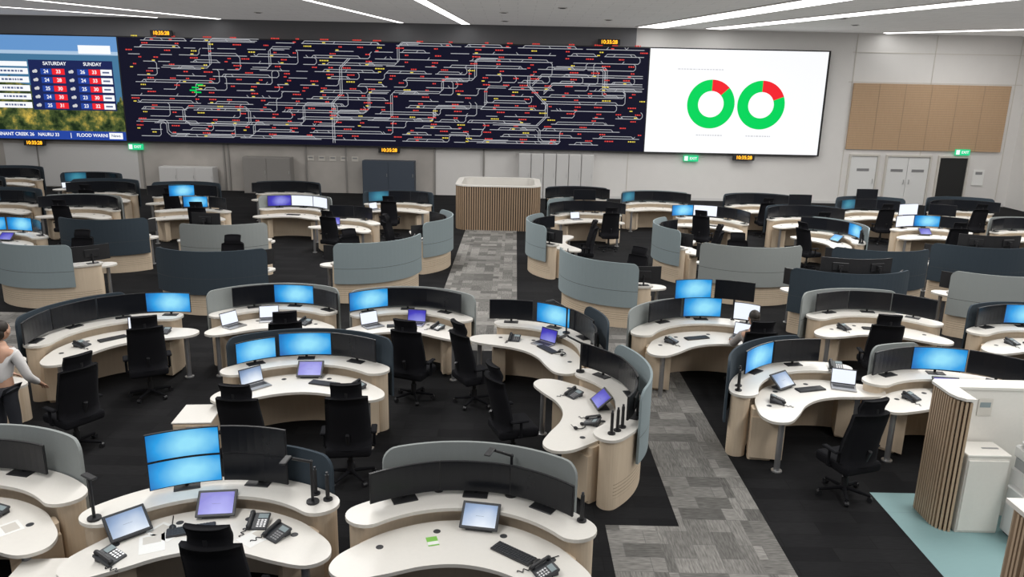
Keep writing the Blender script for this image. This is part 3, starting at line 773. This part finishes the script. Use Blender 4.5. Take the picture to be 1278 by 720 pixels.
# --- second row
station(-2.75,8.98,-5,('navy',-45,50,1.3),[(B,-32,.06,.56),(B,-3),(O_,28)],
  [('tab',.95,2,0,'purple'),('lap',.92,-42,0,'pic'),('kb',.8,20),('ph',.95,52)],None)
chair(-3.15,8.45,5,True);chair(-1.95,8.55,-8,True)
station(.2,9.0,88,('bluegrey',-35,34),[(O_,-38),(O_,-8),(O_,20,.06,.6)],
  [('tab',.9,-8,0,'purple'),('ph',.85,-36),('hs',.8,38),('ph',.9,25),('post',1.36,36),('post',1.36,41),('post',1.36,46),('lamp',1.3,-51)],None)
chair(.05,9.15,70,True)
station(4.4,9.15,-30,('navy',-50,26,1.3),[(B,-12,.06,.7),(O_,19)],
  [('tab',.92,-6,0,'pic'),('kb',.8,14),('lap',.9,48,0,'whitescr'),('ph',.9,-40),('post',1.4,-40),('post',1.4,-47),('ph',1.33,44)],None)
chair(4.1,8.4,-20,True)
station(5.92,8.9,8,('grey',-40,-8,1.3),[(O_,-32),(B,-1),(O_,30)],
  [('tab',.92,0,0,'purple'),('ph',.9,-40),('kb',.8,20)],(.3,.1,5),full=True)
# --- third row
station(-5.7,10.9,-48,('navy',-50,20,1.3),[(O_,-44),(O_,-14),(O_,16),(B,45)],
  [('ph',.9,-30),('ph',.9,50),('kb',.8,0),('lap',.95,26,0,'whitescr')],(.15,-.05,20),sc=1.04,full=True)
station(-7.25,8.7,-35,None,[(O_,-20)],[('lap',.98,40,20,'whitescr'),('pap',.85,24,10),('pap',.85,50),('ph',.9,0)],None)
chair(-5.7,9.2,-60,True)
station(-3.95,11.75,-10,('grey',-50,50,1.28),[(O_,-17),(B,14),(O_,44,.06,.6)],
  [('lap',.92,-46,0,'whitescr'),('lap',.95,-6,0,'whitescr'),('kb',.8,12),('ph',.9,40)],(.35,-.45,-10),sc=.93)
station(-1.8,11.7,5,('grey',-50,50,1.28),[(B,-38),(O_,-7),(O_,24)],
  [('lap',.95,-44,0,'whitescr'),('lap',.92,4,0,'purple'),('ph',.92,36),('kb',.8,-14)],None,sc=.93)
chair(-1.5,11.1,20,True)
station(-.1,10.95,46,('navy',10,54),[(O_,-42),(B,-10,.06,.65),(O_,18),(O_,44,.06,.5)],
  [('lap',.92,-4,0,'purple'),('hs',.9,30),('ph',.9,-36),('kb',.8,12),('lamp',1.3,4),('post',1.42,31)],None)
chair(-.55,10.95,60,True)
station(3.35,11.35,-18,('grey',-50,30,1.25),[(O_,-15),(B,16,.06,.66),(B,8,.39,.66),(O_,38,.39,.66),(WS,48,.06,.44)],
  [('kb',.8,0),('ph',.9,-36),('lap',.95,50,0,'whitescr')],None)
station(6.3,12.05,8,('grey',-54,20,1.3),[(O_,-30),(O_,1),(O_,32)],[('kb',.8,0),('ph',.9,-38)],(-.2,-.15))
station(8.75,11.4,6,('navy',-46,54,1.3),[(O_,-30),(B,1),(O_,32)],[('kb',.8,0),('ph',.9,-30)],(-.2,-.1),sc=.95)
# --- rows with their backs to the gallery
station(-10,17.0,182,('bluegrey',-30,52),S4,[('lap',.9,30,0,'whitescr')],(0,-.1))
station(-6.4,16.75,178,('navy',-48,48),S4,[('lap',.9,-40,0,'whitescr')],(0,-.1))
station(-3.75,17.9,139,('bluegrey',-48,48),S4,[],(0,-.1))
station(-7.4,19.8,172,('grey',-44,40),S3+[(B,14,.41)],[],None)
station(-10.5,20.1,176,('navy',-48,48),S4,[],None,sc=.95)
station(2.6,16.45,222,('bluegrey',-40,52),S4,[],(0,-.1))
station(5.6,18.4,182,('grey',-46,50),S4,[],(0,-.1))
station(8.5,18.2,180,('navy',-46,50),S4,[],None,sc=.95)
station(6.8,15.95,180,('navy',-50,50),S4+[(O_,-15,.41),(O_,15,.41)],[],None)
station(10,16.0,178,('grey',-50,50),S4,[],None)
station(11.3,18.9,184,('navy',-50,50),S4+[(O_,-15,.41),(O_,15,.41)],[],None)
station(-12.9,17.9,5,None,[(B,-26),(B,6),(O_,38)],[('tab',.9,0,0,'purple')],(0,0))
# --- far rows
station(-3.2,20.5,95,('bluegrey',-50,50),S4,[('lap',.9,-20,0,'whitescr')],(0,0))
station(1.9,20.2,268,('bluegrey',-45,50),S4,[('lap',.9,30,0,'whitescr')],(0,0))
station(-19.8,29.2,0,('navy',-50,50),S4,[],None)
station(-16.2,28.2,0,('navy',-50,50,1.3),[('teal',-31),(O_,0),(O_,31)],[('lap',.9,-50,0,'whitescr')],None)
station(-18.9,25.6,-10,('navy',-50,50),S4,[],None)
station(-13.2,22.2,0,('grey',-50,50,1.3),S4,[],(0,0))
station(-16,22.8,0,('navy',-50,50),[('teal',-31),(O_,0),(O_,31)],[],None)
station(-11.3,25.2,0,('navy',-50,50),[(O_,-45),('teal',-15),(O_,15),(O_,45)],[],(0,0))
station(-14.3,25.6,0,('navy',-50,50),S4,[],(0,0))
station(-9.8,22.3,-4,None,[(B,-2),(B,-18,.41),(O_,30),(O_,14,.41)],[],(.5,0))
station(-7.0,23.0,4,('grey',-50,50,1.3),[('purple',-26),(WS,5),(WS,36)],[('kb',.8,0)],None)
station(-5.1,21.2,20,None,[(O_,-20),(O_,14)],[('lap',.9,-30,0,'purple')],(0,0),sc=.9)
station(-3.9,24.6,0,('navy',-50,50,1.3),[('teal',-31),(O_,0),(O_,31)],[('lap',.9,-50,0,'whitescr')],(-.1,-.2))
station(-8.2,26.6,0,('navy',-50,50,1.3),S4,[],None)
station(2.4,23.2,-5,('bluegrey',-54,-10),S4+[(O_,0,.41)],[('lap',.9,-20,0,'whitescr')],(.5,-.3))
station(5.2,19.95,272,('bluegrey',-50,50),S4,[('lap',.9,40,0,'whitescr')],(0,0),sc=.95)
station(5.7,22.7,30,None,[(B,-45),(WS,-14),(O_,16),(O_,46)],[('kb',.8,0)],(0,0))
station(5.0,26.0,0,('bluegrey',-50,50,1.3),[('teal',-45),(O_,-15),(O_,15),(O_,45)],[],None)
station(2.3,26.9,0,('navy',-50,50,1.3),S4,[],None,sc=.95)
station(8.6,25.9,0,('navy',-50,50,1.3),S4,[],(0,0))
station(9.2,23.1,0,('navy',-50,50,1.3),S4+[(O_,0,.41)],[],(.1,-.2))
station(8.2,20.8,70,('bluegrey',-50,50,1.3),[(O_,-45),(O_,-14),(B,17),(O_,46)],[('tab',.9,0,0,'blue')],(0,0),sc=.95)
station(12.3,21.5,8,None,[(WS,-31),(WS,-28,.41),(B,0),(O_,31),(O_,16,.41)],[('tab',.9,-8,0,'purple')],(.3,0))
station(15.2,21.4,10,('grey',-50,50,1.3),S4,[],(0,0))
station(12.2,25.0,0,('navy',-50,50),[('teal',-31),(O_,0),(O_,31),(O_,0,.41)],[],(0,0))
station(15.5,25.4,0,('navy',-50,50),S4,[],(0,0))
pedestal(-3.98,9.0,-5);pedestal(-3.98,5.6,-5)

# ------------------------------------------------------------ people
def skinmesh(name,pts,edges,k,sub=2):
    me=bpy.data.meshes.new(name);bm=bmesh.new();sk=bm.verts.layers.skin.verify()
    vs=[]
    for i,p in enumerate(pts):
        v=bm.verts.new(p[:3]);v[sk].radius=(p[3],p[4] if len(p)>4 else p[3]);v[sk].use_root=(i==0);vs.append(v)
    for a,b_ in edges:bm.edges.new((vs[a],vs[b_]))
    bm.to_mesh(me);bm.free()
    o=bpy.data.objects.new(name,me);COL.objects.link(o)
    m=o.modifiers.new('s','SKIN');m.use_smooth_shade=True;m2=o.modifiers.new('ss','SUBSURF');m2.levels=sub;m2.render_levels=sub
    bpy.context.view_layer.update()
    r=bpy.data.meshes.new_from_object(o.evaluated_get(bpy.context.evaluated_depsgraph_get()))
    bpy.data.objects.remove(o);r.materials.clear();r.materials.append(M[k]);r.name=name
    for p in r.polygons:p.use_smooth=True
    return r
def person(x,y,h,shirt,label,hands,stand=False):
    e=bpy.data.objects.new('person',None);link(e,None,(x,y,0),-R(h))
    dz=.36 if stand else 0;lean=.07 if stand else 0
    def L(px,py,pz):
        return (px,py+lean*max(0,(pz-.58))/.6,pz+dz)
    sh={sd:L(sd*.19,.03,1.02) for sd in (-1,1)}
    pts=[(*L(0,0,.58),.13,.11),(*L(0,.0,.8),.12,.1),(*L(0,.01,1.0),.13,.09),(*L(0,.02,1.1),.06),(*L(0,.04,1.18),.055)]
    ed=[(0,1),(1,2),(2,3),(3,4)]
    def legs(k):
        out=[]
        for sd in (-1,1):
            if stand:q=[(sd*.1,0,.88),(sd*.11,.03,.48),(sd*.12,-.02,.1),(sd*.13,.1,.04)]
            else:q=[(sd*.1,.06,.54),(sd*.13,.45,.52),(sd*.13,.47,.1),(sd*.13,.58,.05)]
            out.append(q)
        return out
    for n_,sd in enumerate((-1,1)):
        S=Vector(sh[sd]);Hn=Vector(hands[n_]);mid=(S+Hn)/2+Vector((sd*.07,-.08,-.08))
        i=len(pts);pts+=[(*S,.06),(*mid,.045),(*Hn,.03),(*(Hn+(Hn-mid).normalized()*.06),.034,.018)];ed+=[(2,i),(i,i+1),(i+1,i+2),(i+2,i+3)]
        d=(Hn-mid).normalized();side=Vector((-d.y,d.x,0)).normalized()
        for f in range(4):
            off=side*(f-1.5)*.022;b0=Hn+d*.075+off;Lf=(.065,.078,.072,.055)[f]
            j=len(pts);pts+=[(*b0,.010),(*(b0+d*Lf*.5+Vector((0,0,-.006))),.009),(*(b0+d*Lf+Vector((0,0,-.03))),.008)];ed+=[(i+3,j),(j,j+1),(j+1,j+2)]
        j=len(pts);tb=Hn+d*.03+side*(sd*.035);pts+=[(*tb,.011),(*(tb+d*.03+side*sd*.02),.009)];ed+=[(i+2,j),(j,j+1)]
        q=legs(0)[n_];i=len(pts);pts+=[(*q[0],.085),(*q[1],.06),(*q[2],.04),(*q[3],.035)];ed+=[(0,i),(i,i+1),(i+1,i+2),(i+2,i+3)]
    body=skinmesh('body',pts,ed,'skin')
    hx,hy,hz=L(0,.06,1.29);o_=Vector((hx,hy,hz))-Vector((0,.06,1.29));TT=Matrix.Translation(o_)
    hb=MB().ball((0,.06,1.29),(.078,.098,.12),'skin',20,14,TT).ball((0,.165,1.275),(.014,.022,.02),'skin',8,6,TT).ball((-.08,.06,1.28),(.012,.022,.032),'skin',8,6,TT).ball((.08,.06,1.28),(.012,.022,.032),'skin',8,6,TT).ball((-.03,.147,1.3),(.012,.008,.008),'paper',8,6,TT).ball((.03,.147,1.3),(.012,.008,.008),'paper',8,6,TT).box((0,.152,1.23),(.045,.008,.008),'lips',0,TT)
    hm=hb.mesh('h')
    me=bpy.data.meshes.new('body')
    V=[tuple(v.co) for v in body.vertices];F=[list(p.vertices) for p in body.polygons];n0=len(V);MI=[0]*len(F)
    V+=[tuple(v.co) for v in hm.vertices];F+=[[n0+i for i in p.vertices] for p in hm.polygons];MI+=[p.material_index for p in hm.polygons]
    me.from_pydata(V,[],F);me.polygons.foreach_set('material_index',MI);me.polygons.foreach_set('use_smooth',[True]*len(F))
    for mm in hm.materials:me.materials.append(mm)
    me.update()
    obj('body',me,e)
    obj('hair',MB().ball((0,.035,1.335),(.086,.098,.095),'hair',16,10,TT).ball((0,-.005,1.27),(.075,.06,.09),'hair',12,8,TT).mesh('hair'),e)
    sp=[(*L(0,0,.6),.15,.125),(*L(0,0,.8),.145,.12),(*L(0,.01,1.0),.155,.105),(*L(0,.02,1.08),.07)];se=[(0,1),(1,2),(2,3)]
    for n_,sd in enumerate((-1,1)):
        S=Vector(sh[sd]);Hn=Vector(hands[n_]);mid=(S+Hn)/2+Vector((sd*.07,-.08,-.08))
        i=len(sp);sp+=[(*S,.075),(*mid,.058),(*(mid.lerp(Hn,.85)),.043)];se+=[(2,i),(i,i+1),(i+1,i+2)]
    obj('shirt',skinmesh('shirt',sp,se,shirt),e)
    tp=[(*L(0,0,.58),.15,.12)];te=[]
    for n_ in (0,1):
        q=legs(0)[n_];i=len(tp);tp+=[(*q[0],.1),(*q[1],.075),(*Vector(q[2]),.055)];te+=[(0,i),(i,i+1),(i+1,i+2)]
    obj('trousers',skinmesh('trousers',tp,te,'trouser'),e)
    for n_,sd in enumerate((-1,1)):
        q=legs(0)[n_];obj('shoe',MB().ball((q[3][0],q[3][1]-.02,.045),(.05,.14,.045),'black',12,8).mesh('shoe'),e)
    meta(e,label,'person')
    return e
person(3.84,11.5,-4,'shirt2','seated person in a taupe grey shirt with short dark hair',[(-.16,.48,.78),(.2,.45,.78)])
chair(3.84,11.42,-4,False,'black office chair occupied by the person in taupe')
person(-6.42,8.95,10,'shirt','standing person in a white shirt with hands over the desk',[(-.2,.36,.98),(.2,.4,.86)],True)

# ------------------------------------------------------------ lights
def area(x,y,z,sx,sy,p,col=(1,.985,.96)):
    l=bpy.data.lights.new('added_fill_lamp','AREA');l.shape='RECTANGLE';l.size=sx;l.size_y=sy;l.energy=p;l.color=col
    o=bpy.data.objects.new('added_fill_lamp',l);COL.objects.link(o);o.location=(x,y,z)
    o['label']='unseen area lamp added to light the control desks';o['category']='lamp'
for x,pw in ((-15,270),(-4,350),(7,400),(16,400)):  # area lamps added out of view to light the room
    for y in (3,11,19):
        area(x,y,ZC-.08,1.2,6,pw)
w=bpy.data.worlds.new('world');scene.world=w;w.use_nodes=True
w.node_tree.nodes['Background'].inputs[0].default_value=(.8,.85,.95,1);w.node_tree.nodes['Background'].inputs[1].default_value=.25
# ------------------------------------------------------------ camera
cam=bpy.data.cameras.new('camera');co=bpy.data.objects.new('camera',cam);COL.objects.link(co)
cam.sensor_width=36;cam.lens=36*950/1278;cam.clip_end=200
p,r=R(14.6),.021
right=Vector((math.cos(r),math.sin(r)*math.sin(p),math.sin(r)*math.cos(p)))
up=Vector((-math.sin(r),math.cos(r)*math.sin(p),math.cos(r)*math.cos(p)))
bk_=right.cross(up)
mt=Matrix((right,up,bk_)).transposed().to_4x4();mt.translation=(0,0,4.7);co.matrix_world=mt
scene.camera=co
